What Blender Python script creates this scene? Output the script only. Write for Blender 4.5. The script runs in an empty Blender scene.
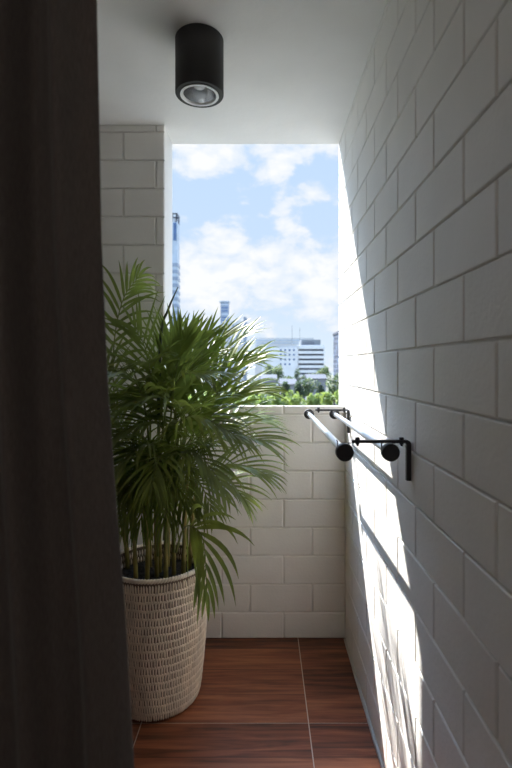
import bpy, bmesh, math, random
from mathutils import Vector, Matrix
C = bpy.context.scene.collection
R = random.Random(7)
PI = math.pi
F = 476.0                      # focal length in pixels of the 512x768 frame
VX, VY, EYE = 264.0, 366.0, 1.40
XW = 0.418                     # face of the right wall
YI, YO, YH = 2.446, 2.66, 2.52  # inner face of the end wall, outer face of pier and ceiling, outer face of the half wall
XP = -0.512                    # right edge of the left pier
XL = -1.05                     # face of the left wall
YR = -2.0                      # rear of the room
ZC = 2.640                     # ceiling
ZS = 1.197                     # top of the half wall
ROW, LB, Z0 = 0.1453, 0.3187, 0.1328
SUN = Vector((0.670, -1.0, -1.45)).normalized()

def at(px, py, Y):
    return Vector(((px - VX) * Y / F, Y, EYE - (py - VY) * Y / F))

# ------------------------------------------------------------------ materials
def mat(name):
    m = bpy.data.materials.new(name); m.use_nodes = True
    nt = m.node_tree; b = nt.nodes['Principled BSDF']
    return m, nt, b
def N(nt, t, **kw):
    n = nt.nodes.new(t)
    for k, v in kw.items():
        if k in n.inputs: n.inputs[k].default_value = v
        else: setattr(n, k, v)
    return n
def plain(name, col, rough=0.6, metal=0.0, bump=0.0, bscale=80.0, var=0.0, vscale=6.0, coords='Object', stretch=None, spec=0.5):
    m, nt, b = mat(name)
    b.inputs['Base Color'].default_value = (*col, 1); b.inputs['Roughness'].default_value = rough
    b.inputs['Metallic'].default_value = metal; b.inputs['Specular IOR Level'].default_value = spec
    tc = N(nt, 'ShaderNodeTexCoord')
    src = tc.outputs[coords]
    if stretch:
        mp = N(nt, 'ShaderNodeMapping'); mp.inputs['Scale'].default_value = stretch
        nt.links.new(src, mp.inputs['Vector']); src = mp.outputs['Vector']
    if var:
        n = N(nt, 'ShaderNodeTexNoise'); n.inputs['Scale'].default_value = vscale; n.inputs['Detail'].default_value = 4
        nt.links.new(src, n.inputs['Vector'])
        r = N(nt, 'ShaderNodeMapRange'); r.inputs['From Min'].default_value = .3; r.inputs['From Max'].default_value = .7
        r.inputs['To Min'].default_value = 1 - var; r.inputs['To Max'].default_value = 1 + var
        nt.links.new(n.outputs['Fac'], r.inputs['Value'])
        mx = N(nt, 'ShaderNodeVectorMath', operation='SCALE'); mx.inputs[0].default_value = col
        nt.links.new(r.outputs[0], mx.inputs['Scale']); nt.links.new(mx.outputs[0], b.inputs['Base Color'])
    if bump:
        n2 = N(nt, 'ShaderNodeTexNoise'); n2.inputs['Scale'].default_value = bscale; n2.inputs['Detail'].default_value = 5
        nt.links.new(src, n2.inputs['Vector'])
        bp = N(nt, 'ShaderNodeBump'); bp.inputs['Strength'].default_value = 1.0; bp.inputs['Distance'].default_value = bump
        nt.links.new(n2.outputs['Fac'], bp.inputs['Height']); nt.links.new(bp.outputs[0], b.inputs['Normal'])
    return m

def leaf_mat(name, col, tcol, tw=0.35, rough=0.40, var=0.35, vscale=9.0):
    m, nt, b = mat(name)
    b.inputs['Roughness'].default_value = rough
    tc = N(nt, 'ShaderNodeTexCoord')
    n = N(nt, 'ShaderNodeTexNoise'); n.inputs['Scale'].default_value = vscale; n.inputs['Detail'].default_value = 3
    nt.links.new(tc.outputs['Object'], n.inputs['Vector'])
    r = N(nt, 'ShaderNodeMapRange'); r.inputs['From Min'].default_value = .3; r.inputs['From Max'].default_value = .7
    r.inputs['To Min'].default_value = 1 - var; r.inputs['To Max'].default_value = 1 + var
    nt.links.new(n.outputs['Fac'], r.inputs['Value'])
    tr = N(nt, 'ShaderNodeBsdfTranslucent')
    for c, sock in ((col, b.inputs['Base Color']), (tcol, tr.inputs['Color'])):
        s = N(nt, 'ShaderNodeVectorMath', operation='SCALE'); s.inputs[0].default_value = c
        nt.links.new(r.outputs[0], s.inputs['Scale']); nt.links.new(s.outputs[0], sock)
    mx = N(nt, 'ShaderNodeMixShader'); mx.inputs[0].default_value = tw
    out = nt.nodes['Material Output']
    nt.links.new(b.outputs[0], mx.inputs[1]); nt.links.new(tr.outputs[0], mx.inputs[2]); nt.links.new(mx.outputs[0], out.inputs['Surface'])
    return m

M = {}
M['block'] = plain('white_painted_block', (.82, .80, .77), .55, bump=.0011, bscale=90, var=.03, vscale=5)
M['plaster'] = plain('white_plaster', (.82, .81, .79), .7, bump=.001, bscale=40, var=.02)
M['greywall'] = plain('grey_plaster', (.42, .41, .40), .8, bump=.001, bscale=40)
M['grout'] = plain('pale_grout', (.58, .50, .43), .8)
M['caulk'] = plain('grey_caulk', (.50, .48, .45), .6)
M['black'] = plain('matt_black_metal', (.020, .020, .022), .42, 0.0, bump=.0001, bscale=300)
M['blackdull'] = plain('black_powder_coat', (.022, .021, .022), .6, bump=.0002, bscale=400)
M['steel'] = plain('brushed_grey_metal', (.62, .68, .76), .3, 0.85, var=.03, vscale=60)
M['silver'] = plain('silver_reflector', (.75, .76, .78), .22, 0.9)
M['ring'] = plain('satin_silver_ring', (.85, .85, .86), .4, 0.2)
M['soil'] = plain('dark_soil', (.018, .012, .009), .95, bump=.02, bscale=45, var=.4, vscale=50)
M['weave'] = plain('cream_woven_fibre', (.78, .68, .56), .75, bump=.0012, bscale=120, var=.16, vscale=30, stretch=(1, 1, .3))
M['liner'] = plain('brown_basket_core', (.16, .11, .078), .9)
M['cane'] = plain('yellow_green_cane', (.26, .21, .055), .45, var=.35, vscale=14)
M['stalk'] = plain('yellow_green_stalk', (.16, .18, .04), .4, var=.25, vscale=10)
M['leaf'] = leaf_mat('palm_leaf', (.112, .148, .042), (.30, .37, .065), .42)
M['leafyoung'] = leaf_mat('young_palm_leaf', (.115, .155, .032), (.24, .33, .05), .42)
M['spear'] = plain('dark_green_spear', (.035, .055, .02), .45)
M['bulb'] = plain('clear_glass_lens', (.8, .82, .85), .08, 0.0)

def curtain_mat():
    m, nt, b = mat('dark_brown_linen')
    b.inputs['Roughness'].default_value = .95; b.inputs['Specular IOR Level'].default_value = .1
    b.inputs['Sheen Weight'].default_value = .15
    tc = N(nt, 'ShaderNodeTexCoord')
    w = N(nt, 'ShaderNodeTexNoise'); w.inputs['Scale'].default_value = 1; w.inputs['Detail'].default_value = 3
    mp = N(nt, 'ShaderNodeMapping'); mp.inputs['Scale'].default_value = (900, 900, 60)
    nt.links.new(tc.outputs['Object'], mp.inputs['Vector']); nt.links.new(mp.outputs[0], w.inputs['Vector'])
    cr = N(nt, 'ShaderNodeValToRGB'); cr.color_ramp.elements[0].position = .3; cr.color_ramp.elements[1].position = .7
    cr.color_ramp.elements[0].color = (.11, .094, .086, 1); cr.color_ramp.elements[1].color = (.17, .146, .134, 1)
    nt.links.new(w.outputs['Fac'], cr.inputs[0]); nt.links.new(cr.outputs[0], b.inputs['Base Color'])
    bp = N(nt, 'ShaderNodeBump'); bp.inputs['Distance'].default_value = .0006
    nt.links.new(w.outputs['Fac'], bp.inputs['Height']); nt.links.new(bp.outputs[0], b.inputs['Normal'])
    return m
M['curtain'] = curtain_mat()

def floor_mat():
    """reddish wood-look ceramic tile: planks of 0.164 m laid along X, grain along X"""
    m, nt, b = mat('wood_look_tile')
    b.inputs['Roughness'].default_value = .42
    tc = N(nt, 'ShaderNodeTexCoord'); sep = N(nt, 'ShaderNodeSeparateXYZ'); nt.links.new(tc.outputs['Object'], sep.inputs[0])
    def math_(op, a, b_=None):
        n = N(nt, 'ShaderNodeMath', operation=op)
        for i, v in enumerate((a, b_)):
            if v is None: continue
            if isinstance(v, (int, float)): n.inputs[i].default_value = v
            else: nt.links.new(v, n.inputs[i])
        return n.outputs[0]
    yy = math_('DIVIDE', math_('SUBTRACT', sep.outputs['Y'], 1.867), .164)
    pl = math_('FLOOR', yy); fr = math_('FRACT', yy)
    tx = math_('FLOOR', math_('DIVIDE', math_('SUBTRACT', sep.outputs['X'], .175), .656))
    pid = math_('ADD', math_('MULTIPLY', pl, 7.31), math_('MULTIPLY', tx, 3.77))
    wn = N(nt, 'ShaderNodeTexWhiteNoise', noise_dimensions='1D'); nt.links.new(pid, wn.inputs['W'])
    cmb = N(nt, 'ShaderNodeCombineXYZ')
    nt.links.new(math_('ADD', math_('MULTIPLY', sep.outputs['X'], 2.2), math_('MULTIPLY', pid, 5.1)), cmb.inputs[0])
    nt.links.new(math_('MULTIPLY', sep.outputs['Y'], 34), cmb.inputs[1]); nt.links.new(pid, cmb.inputs[2])
    g = N(nt, 'ShaderNodeTexNoise'); g.inputs['Scale'].default_value = 1; g.inputs['Detail'].default_value = 7; g.inputs['Roughness'].default_value = .62
    g.inputs['Distortion'].default_value = .6
    nt.links.new(cmb.outputs[0], g.inputs['Vector'])
    v = math_('ADD', g.outputs['Fac'], math_('MULTIPLY', math_('SUBTRACT', wn.outputs['Value'], .5), .30))
    cr = N(nt, 'ShaderNodeValToRGB'); e = cr.color_ramp.elements
    e[0].position = .28; e[0].color = (.055, .015, .007, 1); e[1].position = .75; e[1].color = (.42, .155, .070, 1)
    x = e.new(.5); x.color = (.225, .068, .030, 1)
    nt.links.new(v, cr.inputs[0])
    # dark printed seam between planks
    edge = math_('MINIMUM', fr, math_('SUBTRACT', 1.0, fr))
    seam = N(nt, 'ShaderNodeMapRange'); seam.inputs['From Min'].default_value = .0; seam.inputs['From Max'].default_value = .022
    seam.inputs['To Min'].default_value = .35; seam.inputs['To Max'].default_value = 1
    nt.links.new(edge, seam.inputs['Value'])
    sc = N(nt, 'ShaderNodeVectorMath', operation='SCALE'); nt.links.new(cr.outputs[0], sc.inputs[0]); nt.links.new(seam.outputs[0], sc.inputs['Scale'])
    nt.links.new(sc.outputs[0], b.inputs['Base Color'])
    bp = N(nt, 'ShaderNodeBump'); bp.inputs['Distance'].default_value = .0004; nt.links.new(g.outputs['Fac'], bp.inputs['Height'])
    nt.links.new(bp.outputs[0], b.inputs['Normal'])
    return m
M['floor'] = floor_mat()

# ------------------------------------------------------------------ mesh builder
class MB:
    def __init__(s): s.v = []; s.f = []; s.mi = []
    def add(s, vs, fs, mi=0):
        o = len(s.v); s.v += [tuple(p) for p in vs]
        s.f += [tuple(i + o for i in q) for q in fs]; s.mi += [mi] * len(fs)
    def box(s, a, b, mi=0):
        (x0, y0, z0), (x1, y1, z1) = a, b
        s.add([(x0,y0,z0),(x1,y0,z0),(x1,y1,z0),(x0,y1,z0),(x0,y0,z1),(x1,y0,z1),(x1,y1,z1),(x0,y1,z1)],
              [(0,3,2,1),(4,5,6,7),(0,1,5,4),(1,2,6,5),(2,3,7,6),(3,0,4,7)], mi)
    def tube(s, pts, rad, n=10, mi=0, cap=True):
        pts = [Vector(p) for p in pts]; k = len(pts)
        rs = rad if isinstance(rad, (list, tuple)) else [rad] * k
        ref = None; rings = []; o = len(s.v)
        for i, p in enumerate(pts):
            t = (pts[min(i+1, k-1)] - pts[max(i-1, 0)]).normalized()
            if ref is None: ref = Vector((0,0,1)) if abs(t.z) < .9 else Vector((1,0,0))
            u = (ref - t * ref.dot(t)).normalized(); w = t.cross(u); ref = u
            s.v += [tuple(p + (u * math.cos(2*PI*j/n) + w * math.sin(2*PI*j/n)) * rs[i]) for j in range(n)]
        for i in range(k-1):
            for j in range(n):
                a = o + i*n + j; b = o + i*n + (j+1) % n
                s.f.append((a, b, b+n, a+n)); s.mi.append(mi)
        if cap:
            s.f.append(tuple(o + j for j in reversed(range(n)))); s.mi.append(mi)
            s.f.append(tuple(o + (k-1)*n + j for j in range(n))); s.mi.append(mi)
    def lathe(s, prof, c=(0,0,0), n=64, mi=0):
        """profile of (r, z) around the vertical through c; closed ends where r == 0"""
        o = len(s.v); k = len(prof)
        for r, z in prof:
            s.v += [(c[0] + r*math.cos(2*PI*j/n), c[1] + r*math.sin(2*PI*j/n), c[2] + z) for j in range(n)]
        for i in range(k-1):
            for j in range(n):
                a = o + i*n + j; b = o + i*n + (j+1) % n
                s.f.append((a, b, b+n, a+n)); s.mi.append(mi)
    def build(s, name, mats, parent=None, smooth=False, weld=False):
        me = bpy.data.meshes.new(name)
        org = parent_origin(parent) if parent else Vector((0,0,0))
        me.from_pydata([tuple(Vector(p) - org) for p in s.v], [], s.f)
        for m in (mats if isinstance(mats, list) else [mats]): me.materials.append(m)
        me.polygons.foreach_set('material_index', s.mi)
        if weld or smooth:
            bm = bmesh.new(); bm.from_mesh(me)
            if weld: bmesh.ops.remove_doubles(bm, verts=bm.verts, dist=1e-5)
            bmesh.ops.recalc_face_normals(bm, faces=bm.faces)
            bm.to_mesh(me); bm.free()
        if smooth: me.polygons.foreach_set('use_smooth', [True] * len(me.polygons))
        me.update()
        o = bpy.data.objects.new(name, me); C.objects.link(o)
        if parent: o.parent = parent
        return o
def parent_origin(p):
    v = Vector((0,0,0))
    while p: v += p.location; p = p.parent
    return v
def auto_smooth(o, deg=35):
    me = o.data
    me.polygons.foreach_set('use_smooth', [True] * len(me.polygons))
    bm = bmesh.new(); bm.from_mesh(me)
    for e in bm.edges:
        if len(e.link_faces) == 2 and e.calc_face_angle(0) > math.radians(deg): e.smooth = False
    bm.to_mesh(me); bm.free()
def struct(o): o['kind'] = 'structure'; return o
def thing(name, label, cat, loc, group=None):
    o = bpy.data.objects.new(name, None); C.objects.link(o); o.location = loc; o.empty_display_size = .1
    o['label'] = label; o['category'] = cat
    if group: o['group'] = group
    return o

# ------------------------------------------------------------------ the setting
def blocks(mb, org, U, Wn, u0, u1, z0, z1, off, gu=.0080, gz=.0056, d=.0095, ch=.0024, LB=LB, Z0=Z0, seed=3):
    """face blocks in running bond on the plane through org; U along the wall, Wn out of it. off = (even row, odd row) joint positions"""
    org, U, Wn, Zv = Vector(org), Vector(U), Vector(Wn), Vector((0,0,1))
    k0 = math.floor((z0 - Z0) / ROW) - 1
    rr = random.Random(seed)
    for k in range(k0, k0 + 30):
        za, zb = max(z0, Z0 + k*ROW), min(z1, Z0 + (k+1)*ROW)
        if k == 17 or zb - za < .012: 
            if zb - za < .006: continue
        j0 = off[k % 2]; j = j0 - math.ceil((j0 - u0) / LB + 1) * LB
        while j < u1:
            a, b = max(u0, j), min(u1, j + LB); j += LB
            if b - a < .012: continue
            # face of one block: root rectangle, then chamfered front
            def jt(s=.0007): return rr.uniform(-s, s)
            ga0 = gu/2 if a > u0 + 1e-6 else 0; gb0 = gu/2 if b < u1 - 1e-6 else 0
            gz0 = gz/2 if za > z0 + 1e-6 else 0; gz1 = gz/2 if zb < z1 - 1e-6 else 0
            A, B, Za, Zb = a + ga0 + jt(), b - gb0 + jt(), za + gz0 + jt(), zb - gz1 + jt()
            if ga0 == 0: A = a
            if gb0 == 0: B = b
            if gz0 == 0: Za = za
            if gz1 == 0: Zb = zb
            dd = d + jt(.0005); vs = []
            for (c, w) in ((0, 0.0), (0, dd - ch), (ch, dd)):
                for (uu, zz) in ((A+c, Za+c), (B-c, Za+c), (B-c, Zb-c), (A+c, Zb-c)):
                    vs.append(org + U*uu + Zv*zz + Wn*w)
            fs = [(8,9,10,11)]
            for l in (0, 4):
                for q in range(4):
                    fs.append((l+q, l+(q+1)%4, l+4+(q+1)%4, l+4+q))
            mb.add(vs, fs)

mb = MB()                                                        # right wall: joint at Y=1.956 in the odd rows, half a block off in the even
mb.box((XW + .0095, YR, 0), (XW + .16, YO, ZC))
blocks(mb, (XW + .0095, 0, 0), (0, 1, 0), (-1, 0, 0), YR, YO, 0.0, ZC, (1.172, 1.3128), LB=.316, Z0=Z0 + .008)
struct(mb.build('wall_right', M['block'], smooth=False, weld=False))
mb = MB()                                                        # end wall: half wall + full height pier on the left
mb.box((XL, YI + .0095, 0), (XW + .004, YH, ZS - .010))
xs = (XL, XW + .004); mb.add([(x, y, z) for x in xs for y, z in ((YI + .0095, ZS - .010), (YI + .0095, ZS), (YH, ZS - .009), (YH, ZS - .010))], [(0,1,2,3),(4,7,6,5),(1,5,6,2),(0,4,5,1),(3,2,6,7)])   # weathered top falls outward
mb.box((XL, YI + .0095, ZS - .02), (XP, YO, ZC))
mb.box((XL, YH, 0), (XP, YO, ZS - .02))
blocks(mb, (0, YI + .0095, 0), (1, 0, 0), (0, -1, 0), XL, XW, 0.0, ZS, (-.072, .1007), d=.0095, ch=.005, gu=.005, gz=.004)
blocks(mb, (0, YI + .0095, 0), (1, 0, 0), (0, -1, 0), XL, XP, ZS, ZC, (-.085, .1007 - .02), d=.0095, ch=.005, gu=.005, gz=.004)
struct(mb.build('wall_back', M['block']))
mb = MB(); mb.box((XL - .15, YR, 0), (XL, YO, ZC)); struct(mb.build('wall_left', M['greywall']))
mb = MB(); mb.box((XL - .15, YR - .15, 0), (XW + .16, YR, ZC)); struct(mb.build('wall_rear', M['plaster']))
mb = MB(); mb.box((XL - .15, YR - .15, ZC), (XW + .16, YO, ZC + .18)); struct(mb.build('ceiling', M['plaster']))
mb = MB()                                                        # floor: tile plates on a bed of grout
mb.box((XL - .15, YR - .15, -.12), (XW + .16, YO, -.0015), 1)
TX, TY, TS, G = .175, 1.867, .656, .0042
for i in range(-3, 2):
    for j in range(-7, 3):
        a = (max(XL - .1, TX + i*TS + G/2), max(YR - .1, TY + j*TS + G/2)); b = (min(XW + .1, TX + (i+1)*TS - G/2), min(YO, TY + (j+1)*TS - G/2))
        if b[0] > a[0] and b[1] > a[1]: mb.box((a[0], a[1], -.004), (b[0], b[1], 0.0))
struct(mb.build('floor', [M['floor'], M['grout']]))
mb = MB()                                                        # sealant bead along the foot of the right wall
pts = [(XW - .004 + R.uniform(-.0012, .0012), YR + .01 + t * (YI - YR - .02) / 60, .0015) for t in range(61)]
mb.tube(pts, .0075, 8); o = mb.build('trim_1', M['caulk'], smooth=True); struct(o)

# ------------------------------------------------------------------ downlight
LX, LY, LZ, LR = -.245, 1.81, 1.40 + 1.03, .0912
t = thing('ceiling_downlight', 'black cylindrical surface-mounted downlight with silver rim on white ceiling', 'ceiling light', (LX, LY, ZC))
c = (LX, LY, 0)
mb = MB(); mb.lathe([(0, ZC), (LR - .002, ZC), (LR, ZC - .003), (LR, LZ + .003), (LR - .002, LZ), (.072, LZ), (.071, LZ + .002), (.071, LZ + .12), (0, LZ + .12)], c, 72)
auto_smooth(mb.build('housing', M['blackdull'], t, weld=True))
mb = MB(); mb.lathe([(.0715, LZ - .0015), (.073, LZ - .003), (.064, LZ - .003), (.061, LZ + .001), (.061, LZ + .006), (.0705, LZ + .006), (.0715, LZ - .0015)], c, 72)
auto_smooth(mb.build('trim_ring', M['ring'], t, weld=True))
mb = MB(); mb.lathe([(.0605, LZ + .004), (.058, LZ + .02), (.050, LZ + .05), (.038, LZ + .075), (.022, LZ + .088), (.022, LZ + .09), (.040, LZ + .077), (.052, LZ + .05), (.060, LZ + .02), (.0622, LZ + .006)], c, 64)
auto_smooth(mb.build('reflector', M['silver'], t, weld=True))
mb = MB(); mb.lathe([(0, LZ + .022), (.010, LZ + .023), (.019, LZ + .028), (.0245, LZ + .036), (.025, LZ + .041), (.022, LZ + .044), (.012, LZ + .07), (.011, LZ + .087), (0, LZ + .087)], c, 40)
auto_smooth(mb.build('bulb', M['bulb'], t, weld=True))

# ------------------------------------------------------------------ double rod on wall brackets
ZR, XA, XB = 1.1635, .2212, .3465
YF, YB = 1.353, 2.318
t = thing('double_rod_rail', 'pair of grey metal rods held by black brackets on the white block wall', 'wall rail', (XW, (YF + YB)/2, ZR))
for x in (XA, XB):
    mb = MB(); mb.tube([(x, 1.315, ZR), (x, 2.335, ZR)], .0108, 24)
    rod = mb.build('rod', M['steel'], t); auto_smooth(rod)
    for (ya, s) in ((1.325, -1), (2.325, 1)):
        prof = [(0, -.002), (.0150, -.002), (.0158, 0.0), (.0158, .006), (.0235, .008), (.0245, .010), (.0245, .026), (.0235, .0285), (0, .0285)]
        mb = MB(); n = 40; o0 = 0
        for r, z in prof:
            mb.v += [(x + r*math.cos(2*PI*j/n), ya + s*z, ZR + r*math.sin(2*PI*j/n)) for j in range(n)]
        for i in range(len(prof)-1):
            for j in range(n):
                a = i*n + j; b = i*n + (j+1) % n; mb.f.append((a, b, b+n, a+n)); mb.mi.append(0)
        auto_smooth(mb.build('finial', M['blackdull'], rod, weld=True))
for y in (YF, YB):
    mb = MB(); zt, zb, x0 = 1.190, 1.075, .2495; hw = .0065; th = .0085
    # L profile with a rounded knee: bar out from the wall, leg down the wall face
    xi = XW - .0015
    out = [(x0, zt), (xi - .012, zt)] + [(xi - .012 + .012*math.sin(a), zt - .012 + .012*math.cos(a)) for a in [PI/2*q/6 for q in range(1, 7)]] + [(xi, zb)]
    tl = .0125
    inn = [(x0, zt - th), (xi - tl - .005, zt - th)] + [(xi - tl - .005 + .005*math.sin(a), zt - th - .005 + .005*math.cos(a)) for a in [PI/2*q/6 for q in range(1, 7)]] + [(xi - tl, zb)]
    prof = out + inn[::-1]; n = len(out)
    mb.v = [(x, y - hw, z) for x, z in prof] + [(x, y + hw, z) for x, z in prof]; k = len(prof)
    for q in range(k): mb.f.append((q, (q+1) % k, k + (q+1) % k, k + q))
    for q in range(n-1):
        a, b, c2, d = q, q+1, k-2-q, k-1-q
        mb.f.append((a, b, c2, d)); mb.f.append((k+a, k+d, k+c2, k+b))
    mb.mi = [0]*len(mb.f)
    br = mb.build('bracket', M['black'], t, weld=True, smooth=True); auto_smooth(br, 40)
    for x in (XA, XB):
        # cradle strap: hangs from the bar, runs under the rod and up the other side
        mb = MB(); hw2, th2 = .0045, .0022; rr_ = .0125
        path = [(x + .026, zt - th - .0002), (x + .019, zt - th - .0002), (x + rr_ + .003, zt - th - .003)]
        path += [(x + rr_*math.cos(a), ZR + rr_*math.sin(a)) for a in [-PI*q/14 for q in range(15)]] + [(x - rr_, ZR + .022), (x - rr_ - .002, ZR + .026)]
        P = [Vector((p[0], 0, p[1])) for p in path]; L = []; Rr = []
        for i, p in enumerate(P):
            tg = (P[min(i+1, len(P)-1)] - P[max(i-1, 0)]).normalized(); nn = Vector((tg.z, 0, -tg.x))
            L.append(p + nn*th2/2); Rr.append(p - nn*th2/2)
        m_ = len(P)
        for i in range(m_):
            for q, yy in ((L[i], y-hw2), (Rr[i], y-hw2), (Rr[i], y+hw2), (L[i], y+hw2)): mb.v.append((q.x, yy, q.z))
        for i in range(m_-1):
            for q in range(4): mb.f.append((i*4+q, i*4+(q+1)%4, i*4+4+(q+1)%4, i*4+4+q))
        mb.f.append((0,1,2,3)); e = (m_-1)*4; mb.f.append((e, e+3, e+2, e+1)); mb.mi = [0]*len(mb.f)
        mb.build('cradle', M['black'], br, weld=True, smooth=True).data.polygons.foreach_set('use_smooth', [False]*len(mb.f))
        xb = x + .0445
        mb = MB(); mb.lathe([(0, zt + .0075), (.0055, zt + .0075), (.0068, zt + .006), (.0068, zt + .0005), (.0035, zt), (.0035, zt - th), (.0060, zt - th), (.0060, zt - th - .004), (.0035, zt - th - .004), (.0035, zt - th - .009), (0, zt - th - .009)], (xb, y, 0), 12)
        auto_smooth(mb.build('bolt', M['black'], br, weld=True))

# ------------------------------------------------------------------ curtain
mb = MB()
edge = [(2.60, -.280), (1.977, -.271), (1.60, -.263), (1.372, -.252), (1.19, -.239), (1.03, -.226), (.85, -.215), (.767, -.211), (.40, -.19), (.02, -.18)]
def edge_x(z):
    for (za, xa), (zb, xb) in zip(edge, edge[1:]):
        if za >= z >= zb: return xa + (xb - xa) * (za - z) / (za - zb)
    return edge[-1][1]
nu, nz = 150, 60
for side in (0, 1):
    for i in range(nz + 1):
        z = 2.60 - 2.58 * i / nz; ex = edge_x(z); xl = -.78
        for j in range(nu + 1):
            s = j / nu; x = ex + (xl - ex) * s
            amp = .020 + .012 * (1 - i / nz)
            ph = 2*PI*(s * 5.2) + .5*math.sin(z*1.7 + s*4)
            y = .745 + amp * math.cos(ph) + .006*math.sin(ph*2.3 + z*2.1) + .02*math.sin(s*7)
            y += side * .003
            mb.v.append((x, y, z))
st = (nu+1)*(nz+1)
for i in range(nz):
    for j in range(nu):
        a = i*(nu+1) + j; mb.f.append((a, a+1, a+nu+2, a+nu+1)); mb.f.append((st+a, st+a+nu+1, st+a+nu+2, st+a+1))
for i in range(nz):
    for j in (0, nu):
        a = i*(nu+1) + j; mb.f.append((a, a+nu+1, st+a+nu+1, st+a))
for j in range(nu):
    for i in (0, nz):
        a = i*(nu+1) + j; mb.f.append((a, a+1, st+a+1, st+a))
mb.mi = [0]*len(mb.f)
cu = mb.build('curtain', M['curtain'], smooth=True)
cu['label'] = 'dark brown linen curtain hanging in folds at the left foreground'; cu['category'] = 'curtain'

# ------------------------------------------------------------------ potted palm
PX, PY = -.455, 2.035
pot = thing('potted_palm', 'bushy green areca palm in a cream woven basket planter on wood-look floor', 'potted plant', (PX, PY, 0))
HP, RT, RB = .566, .212, .178
def pot_r(z):
    s = z / HP
    return RB + (RT - RB) * (1 - (1 - min(1, s*1.15))**2 if s < .87 else 1) - (.009 * max(0, 1 - s*12)**2)
ROWS, COLS = 17, 118
mb = MB(); rw = (HP - .022) / ROWS
for k in range(ROWS):
    for j in range(COLS):
        th = 2*PI*(j + .5*(k % 2)) / COLS + R.uniform(-.004, .004)
        zc = .008 + rw*(k + .5) + R.uniform(-.0015, .0015); r0 = pot_r(zc) - .003
        er = Vector((math.cos(th), math.sin(th), 0)); et = Vector((-math.sin(th), math.cos(th), 0))
        slope = (pot_r(min(HP, zc + .01)) - pot_r(max(0, zc - .01))) / .02
        ez = (Vector((0,0,1)) + er*slope + et*R.uniform(-.10, .10)).normalized()
        cc = Vector((PX, PY, 0)) + er*r0 + Vector((0,0,zc)); w = .0041 * R.uniform(.9, 1.12); h = rw*.60*R.uniform(.94, 1.05); dp = .0055*R.uniform(.85, 1.2)
        vs = []
        for (hh, ww, dd) in ((-1.0, .35, .1), (-.62, .92, .8), (0, 1.0, 1.0), (.62, .92, .8), (1.0, .35, .1)):
            for (a, b) in ((-1, -.35), (-.6, .75), (0, 1.0), (.6, .75), (1, -.35)):
                vs.append(cc + ez*h*hh + et*w*ww*a + er*dp*dd*b)
        fs = []
        for i in range(4):
            for q in range(4): fs.append((i*5+q, i*5+q+1, i*5+q+6, i*5+q+5))
        mb.add(vs, fs)
for k in range(1, ROWS):
    zc = .008 + rw*k; r0 = pot_r(zc)
    prof = [(r0 - .006, zc - .0062), (r0 - .0012, zc - .0045), (r0 + .0008, zc), (r0 - .0012, zc + .0045), (r0 - .006, zc + .0062)]
    o = len(mb.v); mb.lathe(prof, (PX, PY, 0), COLS*2)
    for q in range(o, len(mb.v)):          # the weft rides over and under the stakes
        v = Vector(mb.v[q]); i = (q - o) % (COLS*2); f = 1 + (.0011 if i % 2 else -.0011) / r0 * (1 if k % 2 else -1)
        mb.v[q] = (PX + (v.x - PX)*f, PY + (v.y - PY)*f, v.z + .0012*math.sin(i*.37 + k*1.9) + .0008*math.sin(i*1.3 + k))
bk = mb.build('basket', M['weave'], pot); bk.data.polygons.foreach_set('use_smooth', [True]*len(mb.f))
prof = [(0, .0005), (pot_r(0) - .008, .0005)] + [(pot_r(HP*i/20) - .004, HP*i/20 + .0005) for i in range(1, 21)] + [(RT - .022, HP)] + [(pot_r(HP*i/20) - .022, HP*i/20) for i in range(19, 2, -1)] + [(0, HP*.15)]
mb = MB(); mb.lathe(prof, (PX, PY, 0), 80); auto_smooth(mb.build('core', M['liner'], bk, weld=True))
mb = MB()                                                        # rope twisted round the lip
for tw in (0, 1):
    pts = []
    for q in range(481):
        a = 2*PI*q/480; ph = a*52 + tw*PI
        rr_ = RT - .011 + .0045*math.cos(ph); pts.append((PX + rr_*math.cos(a), PY + rr_*math.sin(a), HP + .001 + .004*math.sin(ph)))
    mb.tube(pts, .0062, 7, cap=False)
mb.build('rim', M['weave'], bk, smooth=True)
# inner weave of the lip above the soil
mb = MB(); n = 96
for q in range(n):
    a = 2*PI*q/n
    for k in range(2):
        aa = a + k*PI/n; p0 = Vector((PX + (RT-.021)*math.cos(aa), PY + (RT-.021)*math.sin(aa), HP - .012 - .03*k)); mb.tube([p0, p0 - Vector((0,0,.014)), p0 - Vector((0,0,.028))], [.002, .0048, .002], 6)
mb.build('lining', M['weave'], bk, smooth=True)
mb = MB(); rs = random.Random(5)
ZSOIL = .50; nr, na = 10, 48
for i in range(nr + 1):
    for j in range(na):
        r = (pot_r(ZSOIL) - .019) * i / nr; a = 2*PI*j/na
        mb.v.append((PX + r*math.cos(a), PY + r*math.sin(a), ZSOIL + (rs.uniform(-.006, .008) if i < nr else 0)))
for i in range(nr):
    for j in range(na):
        mb.f.append((i*na+j, i*na+(j+1)%na, (i+1)*na+(j+1)%na, (i+1)*na+j))
mb.mi = [0]*len(mb.f); mb.build('soil', M['soil'], pot, smooth=True)

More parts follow.
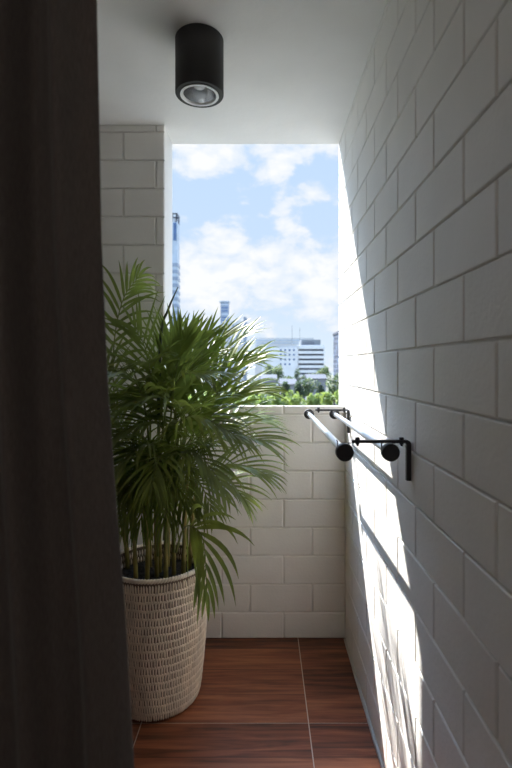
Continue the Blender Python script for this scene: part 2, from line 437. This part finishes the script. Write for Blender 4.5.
def spline(P, n):
    """Catmull-Rom through the points"""
    P = [Vector(p) for p in P]; Q = [P[0]*2 - P[1]] + P + [P[-1]*2 - P[-2]]; out = []
    m = len(P) - 1
    for i in range(n + 1):
        u = min(m - 1e-6, m * i / n); k = int(u); t_ = u - k
        a, b, c_, d = Q[k], Q[k+1], Q[k+2], Q[k+3]
        out.append(.5*((2*b) + (c_ - a)*t_ + (2*a - 5*b + 4*c_ - d)*t_*t_ + (3*b - a - 3*c_ + d)*t_**3))
    return out
FR = random.Random(21)
def frond(P, face=None, n=22, L=.27, w=.0085, t0=.38, droop=1.0, vee=.3, spread=1.0, dry=False, tipa=.35, rs=1.0, alt=0):
    S = 60; c_ = spline(P, S)
    mb = MB()
    for q in range(n * 2 + 1):
        i2 = q // 2; side = 1 if q % 2 else -1
        u = t0 + (1 - t0) * min(1, (i2 + .5*(q % 2)*.8) / n)
        last = q == n*2
        f = u * S; k = min(S - 1, int(f)); p = c_[k].lerp(c_[k+1], f - k)
        T = (c_[min(S, k+2)] - c_[max(0, k-1)]).normalized()
        fc = Vector(face) if face else Vector((0, -.35, 1))
        fc = fc - T * fc.dot(T)
        if fc.length < .15: fc = Vector((0, -1, .1)) - T * Vector((0, -1, .1)).dot(T)
        Nn = fc.normalized(); Sd = T.cross(Nn)
        tt = (u - t0) / (1 - t0)
        ang = (1.02 * (1 - tt) + tipa * tt) * spread * FR.uniform(.88, 1.12)
        if last: ang = 0
        ln = L * (.62 + .45*math.sin(PI*min(1, .12 + tt*.8))) * (1 - .38*tt**3) * FR.uniform(.86, 1.1)
        v_ = vee * (1 - .5*tt) + FR.uniform(-.12, .12)
        d = (T*math.cos(ang) + (Sd*side*math.cos(v_) + Nn*math.sin(v_)) * math.sin(ang)).normalized()
        ww = w * FR.uniform(.72, 1.0) * (1 - .25*tt)
        seg = 8; pos = p.copy(); nrm = Nn.copy(); vs = []; dr = droop * FR.uniform(.6, 1.4)
        tw_ = FR.uniform(-.25, .25)
        for s_ in range(seg + 1):
            x = s_ / seg
            nrm = (nrm - d*nrm.dot(d)).normalized(); bn = d.cross(nrm)
            bn = (bn*math.cos(tw_*x) + nrm*math.sin(tw_*x))
            wd = ww * (min(1, .35 + x*4.2) if x < .16 else 1) * (1 - max(0, (x - .35)/.65)**1.9)
            if s_ == seg: wd = .0004
            vs += [pos - bn*wd + nrm*wd*.28, pos, pos + bn*wd + nrm*wd*.28]
            pos = pos + d * (ln / seg)
            d = (d + Vector((0, 0, -1)) * dr * .085 * (.35 + 1.5*x)).normalized()
            # keep off the walls and the pot
            lim = XW - .03
            if pos.y > YI - .03: pos.y = YI - .03 - FR.uniform(0, .004); d.y = min(d.y, 0); d.normalize()
        fs = []
        for s_ in range(seg):
            a = s_*3; fs += [(a, a+1, a+4, a+3), (a+1, a+2, a+5, a+4)]
        mb.add(vs, fs)
    fr = mb.build('frond', M['leafyoung'] if alt else M['leaf'], pot)
    fr.data.polygons.foreach_set('use_smooth', [True]*len(mb.f))
    mb = MB(); mb.tube(c_, [max(.0011, .0052*rs*(1 - .8*i/S)) for i in range(S+1)], 7)
    mb.build('stalk', M['stalk'], fr, smooth=True)
    return fr

# canes rise from the soil
canes = []
for (x, y, Y, xt, yt, Yt) in [(136,566,2.02,131,470,2.04),(147,560,1.96,146,462,1.94),(157,562,2.03,154,455,2.03),(166,560,1.95,166,468,1.93),(174,560,2.05,176,455,2.05),
                             (183,557,2.0,188,468,1.99),(150,552,2.13,148,440,2.15),(168,550,2.14,172,440,2.16),(128,556,2.12,120,450,2.14),(189,548,2.11,198,470,2.12),(160,556,2.08,160,440,2.09)]:
    b, tp = at(x, y, Y), at(xt, yt, Yt); b.z = ZSOIL - .01
    mid = (b + tp)/2 + Vector((R.uniform(-.006, .006), 0, 0))
    mb = MB(); pts = spline([b, mid, tp], 24); rad = []
    for i in range(25):
        r = .0098*(1 - .4*i/24)
        if i in (4, 9, 14): r *= 1.14
        rad.append(r)
    mb.tube(pts, rad, 10); mb.build('cane', M['cane'], pot, smooth=True); canes.append((b, tp))
def A(*p): return [at(*q) for q in p]
# fronds: base on a cane, then over to the tip.  (pixel of the photograph, distance)
CAM = (0, -1, .25); UP = (0, -.45, 1)
frond(A((124,480,2.14),(115,410,2.19),(114,345,2.22),(123,300,2.22),(139,276,2.17)), face=(.45,-1,.25), n=17, L=.23, t0=.22, droop=2.0, spread=1.0, w=.0095, vee=.1)   # tall left, against the pier
frond(A((150,460,2.03),(150,400,2.05),(146,352,2.08),(134,326,2.06)), face=(.3,-1,.3), n=11, L=.26, t0=.25, droop=.9)
frond(A((157,460,2.03),(162,400,2.05),(168,362,2.06),(170,338,2.04)), face=CAM, n=10, L=.26, t0=.25, droop=.5, spread=.8)
frond(A((167,460,1.95),(172,405,1.95),(177,365,1.95),(183,338,1.94)), face=(.1,-1,.3), n=10, L=.25, t0=.3, droop=.3, spread=.66, w=.012)    # upright sword leaves
frond(A((172,450,2.1),(178,400,2.13),(188,362,2.16),(206,336,2.18)), face=(-.3,-1,.4), n=10, L=.25, t0=.3, droop=.3, spread=.68, w=.012)
frond(A((176,455,2.05),(184,405,2.10),(197,365,2.16),(222,335,2.20)), face=(-.45,-.9,.6), n=9, L=.30, t0=.25, droop=.5, spread=.72, w=.0125, alt=1)
frond(A((186,465,2.0),(197,422,2.04),(214,385,2.10),(242,360,2.15)), face=(-.3,-.9,.7), n=9, L=.31, t0=.22, droop=.7, spread=.75, w=.0125, alt=1)
frond(A((188,468,1.99),(203,430,2.00),(225,400,2.03),(254,388,2.06)), face=(-.15,-.8,1), n=10, L=.32, t0=.25, droop=1.3, spread=.8, w=.0125, alt=1)
frond(A((190,468,2.0),(207,440,2.08),(232,420,2.18),(264,420,2.26)), face=UP, n=10, L=.29, t0=.25, droop=1.0, spread=.8, w=.0115)
frond(A((182,450,2.1),(196,400,2.17),(218,366,2.25),(246,360,2.32)), face=UP, n=9, L=.28, t0=.25, droop=1.1, spread=.8, w=.0115, alt=1)
frond(A((180,450,2.1),(197,395,2.2),(222,352,2.30),(250,330,2.36)), face=(-.5,-.8,.6), n=8, L=.22, t0=.35, droop=.6, spread=.7, w=.0105, alt=1)
frond(A((186,460,2.05),(202,410,2.14),(228,372,2.24),(262,352,2.32)), face=(-.3,-.8,.8), n=9, L=.26, t0=.28, droop=1.0, spread=.8, w=.011)
frond(A((190,472,2.0),(207,450,1.93),(230,436,1.88),(264,440,1.84)), face=UP, n=11, L=.28, t0=.25, droop=1.2, spread=.8, w=.011)
frond(A((190,474,1.99),(208,472,1.97),(232,464,1.95),(266,474,1.95)), face=UP, n=11, L=.25, t0=.25, droop=1.1, spread=.8, w=.0105)
frond(A((198,474,2.1),(212,482,2.08),(228,484,2.06),(246,500,2.05)), face=UP, n=10, L=.20, t0=.3, droop=1.4, spread=.8)
frond(A((176,552,1.96),(182,532,1.88),(190,526,1.82),(203,540,1.775),(207,592,1.76)), face=(.3,-1,.5), n=9, L=.255, t0=.42, droop=2.8, w=.0115, spread=.7)     # low bent frond over the pot
# arching over the middle, leaflets hanging like a comb
frond(A((170,472,1.95),(177,425,1.90),(162,398,1.82),(112,400,1.78)), face=UP, n=17, L=.24, t0=.3, droop=2.0)
frond(A((165,474,1.95),(168,440,1.88),(150,422,1.80),(106,438,1.74)), face=UP, n=17, L=.23, t0=.3, droop=2.0)
frond(A((165,474,1.95),(172,432,1.86),(196,416,1.78),(238,436,1.73)), face=UP, n=17, L=.24, t0=.3, droop=2.0)
frond(A((160,480,1.94),(156,452,1.85),(140,446,1.78),(104,480,1.74)), face=UP, n=15, L=.22, t0=.3, droop=2.0)
frond(A((170,482,1.95),(179,455,1.86),(200,456,1.80),(226,490,1.78)), face=UP, n=14, L=.22, t0=.3, droop=2.0)
frond(A((158,482,1.94),(160,462,1.85),(158,458,1.74),(152,486,1.64)), face=UP, n=13, L=.20, t0=.3, droop=2.0)
frond(A((150,462,1.94),(146,415,1.88),(136,384,1.81),(108,372,1.75)), face=UP, n=17, L=.24, t0=.3, droop=1.7)
frond(A((160,460,2.0),(166,410,1.94),(182,376,1.87),(214,374,1.80)), face=UP, n=17, L=.25, t0=.3, droop=1.7)
frond(A((166,460,2.02),(160,400,1.98),(150,372,1.90),(150,362,1.80)), face=(0,-.7,.8), n=16, L=.25, t0=.3, droop=1.5)
frond(A((131,470,2.04),(124,435,2.05),(112,415,2.05),(88,420,2.02)), face=UP, n=14, L=.24, t0=.3, droop=1.5)
frond(A((120,450,2.14),(112,400,2.15),(98,372,2.15),(72,372,2.15)), face=UP, n=14, L=.26, t0=.3, droop=1.3)
frond(A((131,480,2.04),(122,476,2.0),(108,484,1.96),(92,515,1.92)), face=UP, n=12, L=.22, t0=.3, droop=1.6)
frond(A((172,440,2.16),(178,395,2.22),(190,362,2.28),(214,352,2.33)), face=(0,-.8,.8), n=14, L=.26, t0=.3, droop=.9, alt=1)
frond(A((178,500,2.0),(188,480,1.95),(200,484,1.90),(212,510,1.86)), face=UP, n=10, L=.19, t0=.3, droop=2.0)
frond(A((140,500,1.98),(134,486,1.92),(124,494,1.86),(116,524,1.83)), face=UP, n=10, L=.19, t0=.3, droop=2.0)
# low inner fronds that hang in front of the canes
LF = random.Random(4)
for (bx_, by_, tx_, ty_, Yb, Yt) in [(150,545,130,525,1.96,1.80),(158,545,150,530,1.95,1.76),(166,545,172,524,1.94,1.77),(174,540,188,505,1.97,1.82),(146,530,122,505,2.0,1.88),(170,525,160,494,1.96,1.78),(160,520,138,488,1.98,1.80),
                                     (165,520,186,486,1.98,1.80),(150,515,118,478,2.02,1.92),(172,510,206,476,2.02,1.90),(156,515,168,470,2.02,1.84),(140,510,128,470,2.06,1.94),(152,540,144,512,2.0,1.86),(148,556,126,552,1.98,1.84),(158,556,140,556,1.96,1.80),(168,556,166,552,1.95,1.79),(174,552,186,536,1.97,1.83),(146,545,118,510,2.02,1.90),(168,530,196,506,2.02,1.90),(164,540,178,510,2.0,1.86),(136,540,122,530,2.0,1.9)]:
    m1 = (bx_ + (tx_ - bx_)*.15, by_ - 46, Yb - .03); m2 = (bx_ + (tx_ - bx_)*.55, by_ - 66, (Yb + Yt)/2)
    frond(A((bx_, by_, Yb), m1, m2, (tx_, ty_ - 34, Yt)), face=UP, n=11, L=LF.uniform(.20, .25), t0=.3, droop=2.4, spread=.8, w=.0065, alt=LF.random() < .3)
# unopened spear leaf
mb = MB(); pts = spline(A((158,420,1.97),(161,335,1.96),(168,310,1.955),(178,287,1.95)), 30)
mb.tube(pts, [.0072 - .0054*(i/30)**2 for i in range(31)], 8); mb.build('spear_leaf', M['spear'], pot, smooth=True)

# ------------------------------------------------------------------ the city outside
ZG = -16.0
M['ground'] = plain('city_ground', (.15, .15, .12), .9, var=.25, vscale=.05, spec=.05)
M['bwhite'] = plain('white_render', (.80, .80, .82), .7, var=.04, vscale=.3, spec=.05)
M['bpale'] = plain('pale_concrete', (.60, .60, .61), .7, var=.05, vscale=.3, spec=.05)
M['slot'] = plain('dark_slot', (.10, .11, .14), .5)
M['glassd'] = plain('deep_blue_glass', (.09, .16, .32), .25, var=.2, vscale=.25)
M['glassl'] = plain('pale_blue_glass', (.46, .54, .64), .25, var=.12, vscale=.2)
M['glassm'] = plain('mid_blue_glass', (.27, .33, .43), .25, var=.12, vscale=.2)
M['dusk'] = plain('blue_grey_render', (.17, .19, .24), .7, var=.08, vscale=.3, spec=.05)
M['wallg'] = plain('grey_render', (.28, .29, .32), .8, spec=.05)
M['steelp'] = plain('pale_steel', (.20, .22, .24), .6, spec=.05)
M['shed'] = plain('pale_roof_sheet', (.12, .125, .14), .6, var=.08, vscale=.3, spec=.05)
M['bark'] = plain('bark', (.10, .075, .05), .9)
mb = MB(); mb.box((-500, 20, ZG - 1), (500, 900, ZG)); struct(mb.build('ground', M['ground']))

def building(name, label, cat, x0, x1, y0, y1, h, mt, part='facade'):
    b = thing(name, label, cat, ((x0+x1)/2, (y0+y1)/2, ZG))
    mb = MB(); mb.box((x0, y0, ZG), (x1, y1, ZG + h)); mb.build(part, mt, b)
    return b
def zpx(y, Y): return EYE - (y - VY) * Y / F
def xpx(x, Y): return (x - VX) * Y / F

# glass tower at the left of the opening
Y = 300.0
x0, x1 = xpx(158, Y), xpx(179.6, Y + 8)
tw = building('glass_tower', 'tall narrow blue glass tower beside the left pier', 'tower', x0, x1, Y, Y + 8, zpx(222, Y) - ZG, M['glassl'], 'shaft')
mb = MB(); mb.box((xpx(173.5, Y), Y - .4, zpx(240.5, Y)), (x1 - .6, Y + .1, zpx(223, Y)), 0); mb.build('dark_glass_panel', M['glassd'], tw)
z = zpx(263, Y); k = 0
while z > ZG + 6:
    mb = MB(); mb.box((x0 - .3, Y - .35, z - 2.2), (x1 + .3, Y + 8.3, z)); mb.build('window_band', M['glassm'], tw); z -= 4.3; k += 1
mb = MB()
zt0, zt1 = zpx(222, Y), zpx(213, Y)
for xx in (x0, xpx(166, Y), xpx(172.3, Y), xpx(175.8, Y), x1 - .5):
    for yy in (Y, Y + 7.5): mb.box((xx, yy, zt0), (xx + .5, yy + .5, zt1))
mb.box((x0, Y, zt1 - .9), (x1, Y + .5, zt1)); mb.box((x0, Y + 7.5, zt1 - .9), (x1, Y + 8, zt1)); mb.box((x0, Y, zt1 - .9), (x0 + .5, Y + 8, zt1)); mb.box((x1 - .5, Y, zt1 - .9), (x1, Y + 8, zt1))
mb.box((xpx(175.5, Y), Y, zt0 + 2), (x1, Y + .4, zt0 + 3)); mb.build('crown_frame', M['slot'], tw)

# slim blue tower and the stepped block at its foot
Y = 420.0
st_ = building('slim_tower', 'small hazy blue tower rising above the palm tips', 'tower', xpx(220.5, Y), xpx(228.6, Y), Y, Y + 9, zpx(302, Y) - ZG, M['glassm'], 'shaft')
mb = MB(); mb.box((xpx(219.2, Y), Y - 1, zpx(302, Y)), (xpx(229.6, Y), Y + 9.5, zpx(301, Y))); mb.build('roof_slab', M['glassl'], st_)
for q in range(9):
    zz = zpx(304 + q*3.2, Y); mb = MB(); mb.box((xpx(221.2, Y), Y - .25, zz - 1.0), (xpx(228, Y), Y + .1, zz)); mb.build('window_band', M['glassd'] if q % 3 else M['glassl'], st_)
Y = 380.0
sb = building('stepped_block', 'pale stepped apartment block below the small blue tower', 'building', xpx(222, Y), xpx(243.5, Y), Y, Y + 14, zpx(321, Y) - ZG, M['bpale'])
mb = MB(); mb.box((xpx(243.5, Y), Y, ZG), (xpx(246.5, Y), Y + 14, zpx(317, Y))); mb.build('stair_tower', M['glassm'], sb)
for q in range(5):
    for r in range(4):
        zz = zpx(324 + r*6, Y); xx = xpx(224 + q*4, Y); mb = MB(); mb.box((xx, Y - .2, zz - 2.4), (xx + 1.6, Y + .1, zz)); mb.build('window', M['glassm'], sb)

# white office block
Y = 230.0
xa, xm, xb = xpx(262, Y), xpx(297.8, Y), xpx(324, Y)
ob = building('office_block', 'white office block with small square windows and dark balcony slots', 'building', xa, xm, Y, Y + 30, zpx(347.5, Y) - ZG, M['bwhite'])
mb = MB(); mb.box((xm + .02, Y + 1.2, ZG), (xb, Y + 30, zpx(346.5, Y))); mb.build('gallery_core', M['slot'], ob)
for q in range(8):
    z1 = zpx(346.2 + q*4.75, Y)
    if z1 - 1.4 < ZG: break
    mb = MB(); mb.box((xm + .02, Y - .3, z1 - 1.35), (xb + .3, Y + 30.2, z1)); mb.build('balcony_band', M['bwhite'], ob)
mb = MB(); mb.box((xm - .6, Y - .3, ZG), (xm + .25, Y + 1.3, zpx(346, Y))); mb.build('corner_pier', M['bwhite'], ob)
for r in range(4):
    for q in range(4):
        if (q + r) % 7 == 6: continue
        zz = zpx(349.2 + r*4.7, Y); xx = xpx(278 + q*4.4, Y)
        mb = MB(); mb.box((xx + .9, Y - .12, zz - .85), (xx + 1.75, Y + .1, zz)); mb.build('window', M['glassd'], ob)
mb = MB(); mb.box((xa, Y + .5, zpx(347.5, Y)), (xb, Y + 29, zpx(345, Y))); mb.build('roof_slab', M['bpale'], ob)
mb = MB(); mb.box((xpx(302, Y), Y + 6, zpx(345, Y)), (xpx(322, Y), Y + 22, zpx(339, Y))); mb.build('roof_house', M['steelp'], ob)
for q in range(5):
    mb = MB(); xx = xpx(303.5 + q*2.6, Y); mb.box((xx, Y + 5.7, zpx(344, Y)), (xx + .6, Y + 6.1, zpx(341.2, Y))); mb.build('roof_vent', M['slot'], ob)
mb = MB(); mb.tube([(xpx(293, Y), Y + 8, zpx(345.5, Y)), (xpx(293, Y), Y + 8, zpx(324, Y))], .10, 6); mb.build('mast', M['steelp'], ob)
mb = MB(); mb.tube([(xpx(301, Y), Y + 8, zpx(345.5, Y)), (xpx(301, Y), Y + 8, zpx(326, Y))], .08, 6); mb.build('mast', M['steelp'], ob)
# long low hazy block behind it
Y = 420.0
lb = building('long_block', 'long pale flat-roofed block behind the white office block', 'building', xpx(255, Y), xpx(314, Y), Y, Y + 25, zpx(338, Y) - ZG, M['bpale'])
for q in range(3):
    zz = zpx(340 + q*2.6, Y); mb = MB(); mb.box((xpx(256, Y), Y - .3, zz - .9), (xpx(313, Y), Y + .1, zz)); mb.build('window_band', M['glassl'], lb)
# dark building at the right edge of the opening
Y = 150.0
bx = xpx(333.4, Y + 14)
db = building('dark_block', 'dark blue-grey building at the right edge of the opening', 'building', bx, bx + 14, Y, Y + 14, zpx(335.5, Y + 14) - ZG, M['dusk'])
mb = MB(); mb.box((bx - .25, Y - .3, zpx(335.5, Y + 14)), (bx + 14.3, Y + 14.3, zpx(333.6, Y + 14))); mb.build('roof_slab', M['slot'], db)
for q in range(9):
    zz = zpx(338 + q*4.4, Y + 14)
    for r in range(5):
        mb = MB(); yy = Y + .9 + r*2.7; mb.box((bx - .12, yy, zz - .9), (bx + .1, yy + 1.5, zz)); mb.build('window', M['slot'] if (q*3 + r) % 4 else M['glassm'], db)
# low pale sheds among the trees
for (pa, pb, pt, Y, lab) in [(281, 296, 384, 130.0, 'low white shed among the trees left of the middle'), (308, 326, 378.5, 150.0, 'low pale-roofed shed in front of the balcony slots'), (262, 276, 379, 145.0, 'low pale shed half hidden by the palm leaves')]:
    s_ = building('shed', lab, 'shed', xpx(pa, Y), xpx(pb, Y), Y, Y + 10, zpx(pt, Y) - ZG, M['wallg'], 'walls')
    mb = MB(); zt = zpx(pt, Y); xa_, xb_ = xpx(pa, Y) - .4, xpx(pb, Y) + .4
    mb.add([(xa_, Y-.4, zt), (xb_, Y-.4, zt), (xb_, Y+10.4, zt), (xa_, Y+10.4, zt), (xa_, Y+5, zt+1.3), (xb_, Y+5, zt+1.3)], [(0,1,5,4),(3,4,5,2),(0,4,3),(1,2,5),(0,3,2,1)])
    mb.build('roof', M['shed'], s_)

# trees, each its own crown and trunk
TM = [leaf_mat('foliage_bright', (.19, .26, .07), (.33, .42, .09), .42, .6, .35, .8), leaf_mat('foliage_mid', (.11, .15, .075), (.18, .24, .08), .4, .6, .4, .6),
      leaf_mat('foliage_dark', (.06, .085, .055), (.10, .16, .05), .35, .6, .4, .6)]
TR = random.Random(11)
def tree(px, ptop, Y, wpx, hpx, kind, label, n=900):
    X, zt = xpx(px, Y), zpx(ptop, Y); rx = wpx*Y/F/2; rz = hpx*Y/F/2; cz = zt - rz
    o = thing('tree', label, 'tree', (X, Y, ZG))
    mb = MB(); lobes = [(0, 0, 0, .72)] + [(TR.uniform(-.6, .6), TR.uniform(-.6, .6), TR.uniform(-.5, .55), TR.uniform(.3, .5)) for _ in range(9)]
    sz = .085 * min(rx, rz) + .10
    for q in range(n):
        lx, ly, lz, lr = lobes[TR.randrange(len(lobes))]
        v = Vector((TR.gauss(0,1), TR.gauss(0,1), TR.gauss(0,1))).normalized() * lr * TR.uniform(.75, 1.05)
        p = Vector((X + (lx + v.x)*rx, Y + (ly + v.y)*rx, cz + (lz + v.z)*rz))
        a = Vector((TR.gauss(0,1), TR.gauss(0,1), TR.gauss(0,1))).normalized(); b = a.orthogonal().normalized(); s = sz*TR.uniform(.6, 1.5)
        mb.add([p - a*s, p - b*s*.55, p + a*s, p + b*s*.55], [(0,1,2,3)])
    mb.build('crown', TM[kind], o)
    mb = MB(); mb.tube([(X, Y, ZG), (X + .1, Y, (ZG + cz)/2), (X, Y, cz)], [.35, .28, .15], 8); mb.build('trunk', M['bark'], o)
for a in [
    # the bright row just over the half wall
    (263, 391, 74, 22, 26, 0, 'bright green treetop just over the wall, nearest the palm'),
    (280, 390.5, 63, 22, 26, 0, 'bright green treetop over the wall, second from the palm'),
    (296, 389, 72, 22, 26, 0, 'bright green treetop over the wall at the middle'),
    (312, 391, 65, 20, 26, 0, 'bright green treetop over the wall left of the far bracket'),
    (327, 389.5, 72, 20, 26, 0, 'bright green treetop over the wall above the far bracket'),
    (343, 388, 66, 20, 26, 0, 'bright green treetop over the wall at the right jamb'),
    (246, 391, 66, 22, 26, 0, 'bright green treetop over the wall behind the palm leaves'),
    (228, 391, 73, 22, 26, 0, 'bright green treetop behind the thick of the palm'),
    (210, 390, 65, 22, 26, 0, 'bright green treetop far behind the palm stems'),
    (190, 391, 75, 22, 26, 0, 'bright green treetop nearest the left pier'),
    # darker trees behind them
    (285, 377, 115, 13, 24, 2, 'dark tree in front of the white shed'),
    (299, 380, 112, 12, 22, 2, 'small dark tree right of the white shed'),
    (308, 374, 118, 17, 26, 1, 'rounded mid green tree below the balcony slots'),
    (320, 379, 110, 11, 24, 2, 'dark tree between the pale shed and the bright treetops'),
    (334, 372, 112, 18, 34, 1, 'tall soft green tree below the dark building'),
    (272, 380, 112, 16, 24, 1, 'mid green tree beside the palm leaves'),
    (258, 376, 115, 16, 28, 1, 'mid green tree behind the palm leaf tips'),
    # far trees at the foot of the office block
    (279, 364, 190, 14, 22, 1, 'leafy tree at the foot of the square windows'),
    (297, 366, 188, 7, 24, 2, 'narrow dark tree at the corner of the office block'),
    (268, 362, 195, 14, 24, 1, 'far green tree at the left end of the office block'),
    (324, 365, 185, 18, 20, 1, 'wide green tree at the right end of the office block'),
    (310, 372, 180, 14, 14, 1, 'low green tree under the lowest balcony slot'),
    (290, 374, 175, 16, 14, 1, 'low green tree behind the white shed'),
]: tree(*a)

# ------------------------------------------------------------------ sky
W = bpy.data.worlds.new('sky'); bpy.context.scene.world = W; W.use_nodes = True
nt = W.node_tree; nt.nodes.clear()
def mt(op, a, b=None, c=None, clamp=False):
    n = nt.nodes.new('ShaderNodeMath'); n.operation = op; n.use_clamp = clamp
    for i, v in enumerate((a, b, c)):
        if v is None: continue
        if isinstance(v, (int, float)): n.inputs[i].default_value = v
        else: nt.links.new(v, n.inputs[i])
    return n.outputs[0]
tc = nt.nodes.new('ShaderNodeTexCoord'); sp = nt.nodes.new('ShaderNodeSeparateXYZ'); nt.links.new(tc.outputs['Generated'], sp.inputs[0])
az = mt('ARCTAN2', sp.outputs['X'], sp.outputs['Y']); el = mt('ARCSINE', sp.outputs['Z'])
cb = nt.nodes.new('ShaderNodeCombineXYZ'); nt.links.new(mt('MULTIPLY', az, 1.0), cb.inputs[0]); nt.links.new(mt('MULTIPLY', el, 1.7), cb.inputs[1])
ns = nt.nodes.new('ShaderNodeTexNoise'); ns.inputs['Scale'].default_value = 12; ns.inputs['Detail'].default_value = 9; ns.inputs['Roughness'].default_value = .58
ns.inputs['Distortion'].default_value = .25; nt.links.new(cb.outputs[0], ns.inputs['Vector'])
def blob(px, py, rx, ry, amp):
    a = mt('DIVIDE', mt('SUBTRACT', az, math.atan((px-VX)/F)), rx/F); e = mt('DIVIDE', mt('SUBTRACT', el, math.atan((VY-py)/F)), ry/F)
    g = mt('EXPONENT', mt('MULTIPLY', mt('ADD', mt('MULTIPLY', a, a), mt('MULTIPLY', e, e)), -1.0))
    return mt('MULTIPLY', g, amp)
tot = None
for bl in [(250, 150, 90, 24, .50), (195, 160, 34, 16, .3), (225, 262, 52, 44, .60), (300, 268, 45, 36, .5), (320, 193, 22, 14, .48), (283, 208, 12, 18, .34), (330, 290, 40, 40, .3), (190, 290, 40, 46, .4),
           (190, 205, 34, 22, -.34), (312, 168, 20, 9, -.25), (250, 200, 30, 16, -.26), (322, 228, 22, 12, -.25), (255, 335, 150, 26, .22), (265, 60, 260, 70, .25), (60, 200, 70, 90, .3), (470, 180, 80, 110, .3)]:
    g = blob(*bl); tot = g if tot is None else mt('ADD', tot, g)
cl = mt('ADD', mt('MULTIPLY', mt('SUBTRACT', ns.outputs['Fac'], .5), 2.1), tot)
mr = nt.nodes.new('ShaderNodeMapRange'); mr.interpolation_type = 'SMOOTHSTEP'
mr.inputs['From Min'].default_value = .10; mr.inputs['From Max'].default_value = .42; nt.links.new(cl, mr.inputs['Value'])
ramp = nt.nodes.new('ShaderNodeValToRGB'); e = ramp.color_ramp.elements                 # clear sky from horizon to zenith
e[0].position = 0; e[0].color = (.74, .86, .97, 1); e[1].position = 1; e[1].color = (.34, .54, .88, 1)
x = e.new(.18); x.color = (.60, .76, .97, 1); x = e.new(.45); x.color = (.54, .72, .97, 1)
nt.links.new(mt('MULTIPLY', mt('MAXIMUM', el, 0.0), 1.0), ramp.inputs[0])
cs = nt.nodes.new('ShaderNodeValToRGB'); e = cs.color_ramp.elements; e[0].position = .36; e[0].color = (.72, .82, .95, 1); e[1].position = .66; e[1].color = (.95, .965, .99, 1)
nt.links.new(mt('ADD', mt('MULTIPLY', ns.outputs['Fac'], .5), mt('MULTIPLY', cl, .5)), cs.inputs[0])
mx = nt.nodes.new('ShaderNodeMix'); mx.data_type = 'RGBA'
nt.links.new(mr.outputs[0], mx.inputs['Factor']); nt.links.new(ramp.outputs[0], mx.inputs[6]); nt.links.new(cs.outputs[0], mx.inputs[7])
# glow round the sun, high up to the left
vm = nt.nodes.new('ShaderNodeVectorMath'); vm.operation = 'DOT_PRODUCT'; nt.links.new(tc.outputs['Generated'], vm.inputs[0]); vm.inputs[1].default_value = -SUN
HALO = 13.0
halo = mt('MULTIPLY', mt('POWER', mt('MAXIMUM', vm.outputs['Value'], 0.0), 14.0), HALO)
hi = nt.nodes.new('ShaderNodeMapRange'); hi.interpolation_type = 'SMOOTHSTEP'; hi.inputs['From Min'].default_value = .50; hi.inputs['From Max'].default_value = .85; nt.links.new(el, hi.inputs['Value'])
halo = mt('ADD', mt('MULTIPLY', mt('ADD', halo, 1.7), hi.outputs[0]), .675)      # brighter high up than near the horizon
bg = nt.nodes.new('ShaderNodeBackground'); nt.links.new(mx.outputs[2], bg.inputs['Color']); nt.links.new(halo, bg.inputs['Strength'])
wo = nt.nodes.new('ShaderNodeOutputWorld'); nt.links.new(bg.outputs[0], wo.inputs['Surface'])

# ------------------------------------------------------------------ sun
L = bpy.data.lights.new('sun', 'SUN'); L.energy = 10.5; L.angle = math.radians(.53); L.color = (1.0, .96, .90)
so = bpy.data.objects.new('sun', L); C.objects.link(so); so.rotation_euler = SUN.to_track_quat('-Z', 'Y').to_euler(); so.location = (-6, 12, 14)
L = bpy.data.lights.new('fill_light', 'AREA'); L.energy = 2.0; L.shape = 'DISK'; L.size = .7; L.color = (1.0, .93, .86)      # unseen fill added behind the camera to lift curtain and near wall
lo = bpy.data.objects.new('fill_light', L); C.objects.link(lo); lo.location = (-.35, -1.2, 2.45); lo.rotation_euler = (math.radians(38), 0, 0)
# ------------------------------------------------------------------ camera
cd = bpy.data.cameras.new('camera'); cam = bpy.data.objects.new('camera', cd); C.objects.link(cam)
cam.location = (0, 0, EYE); cam.rotation_euler = (PI/2, 0, 0)
cd.sensor_fit = 'VERTICAL'; cd.sensor_height = 36; cd.sensor_width = 24; cd.lens = F / 768 * 36
cd.shift_x = -(VX - 256) / 768; cd.shift_y = -(384 - VY) / 768
cd.clip_start = .05; cd.clip_end = 2000
cd.dof.use_dof = True; cd.dof.focus_distance = 2.0; cd.dof.aperture_fstop = 3.2
sc = bpy.context.scene; sc.camera = cam
sc.cycles.diffuse_bounces = 8; sc.cycles.max_bounces = 14
sc.view_settings.view_transform = 'Standard'; sc.view_settings.look = 'None'; sc.view_settings.gamma = 1; sc.view_settings.use_curve_mapping = False
sc.view_settings.exposure = 0.62
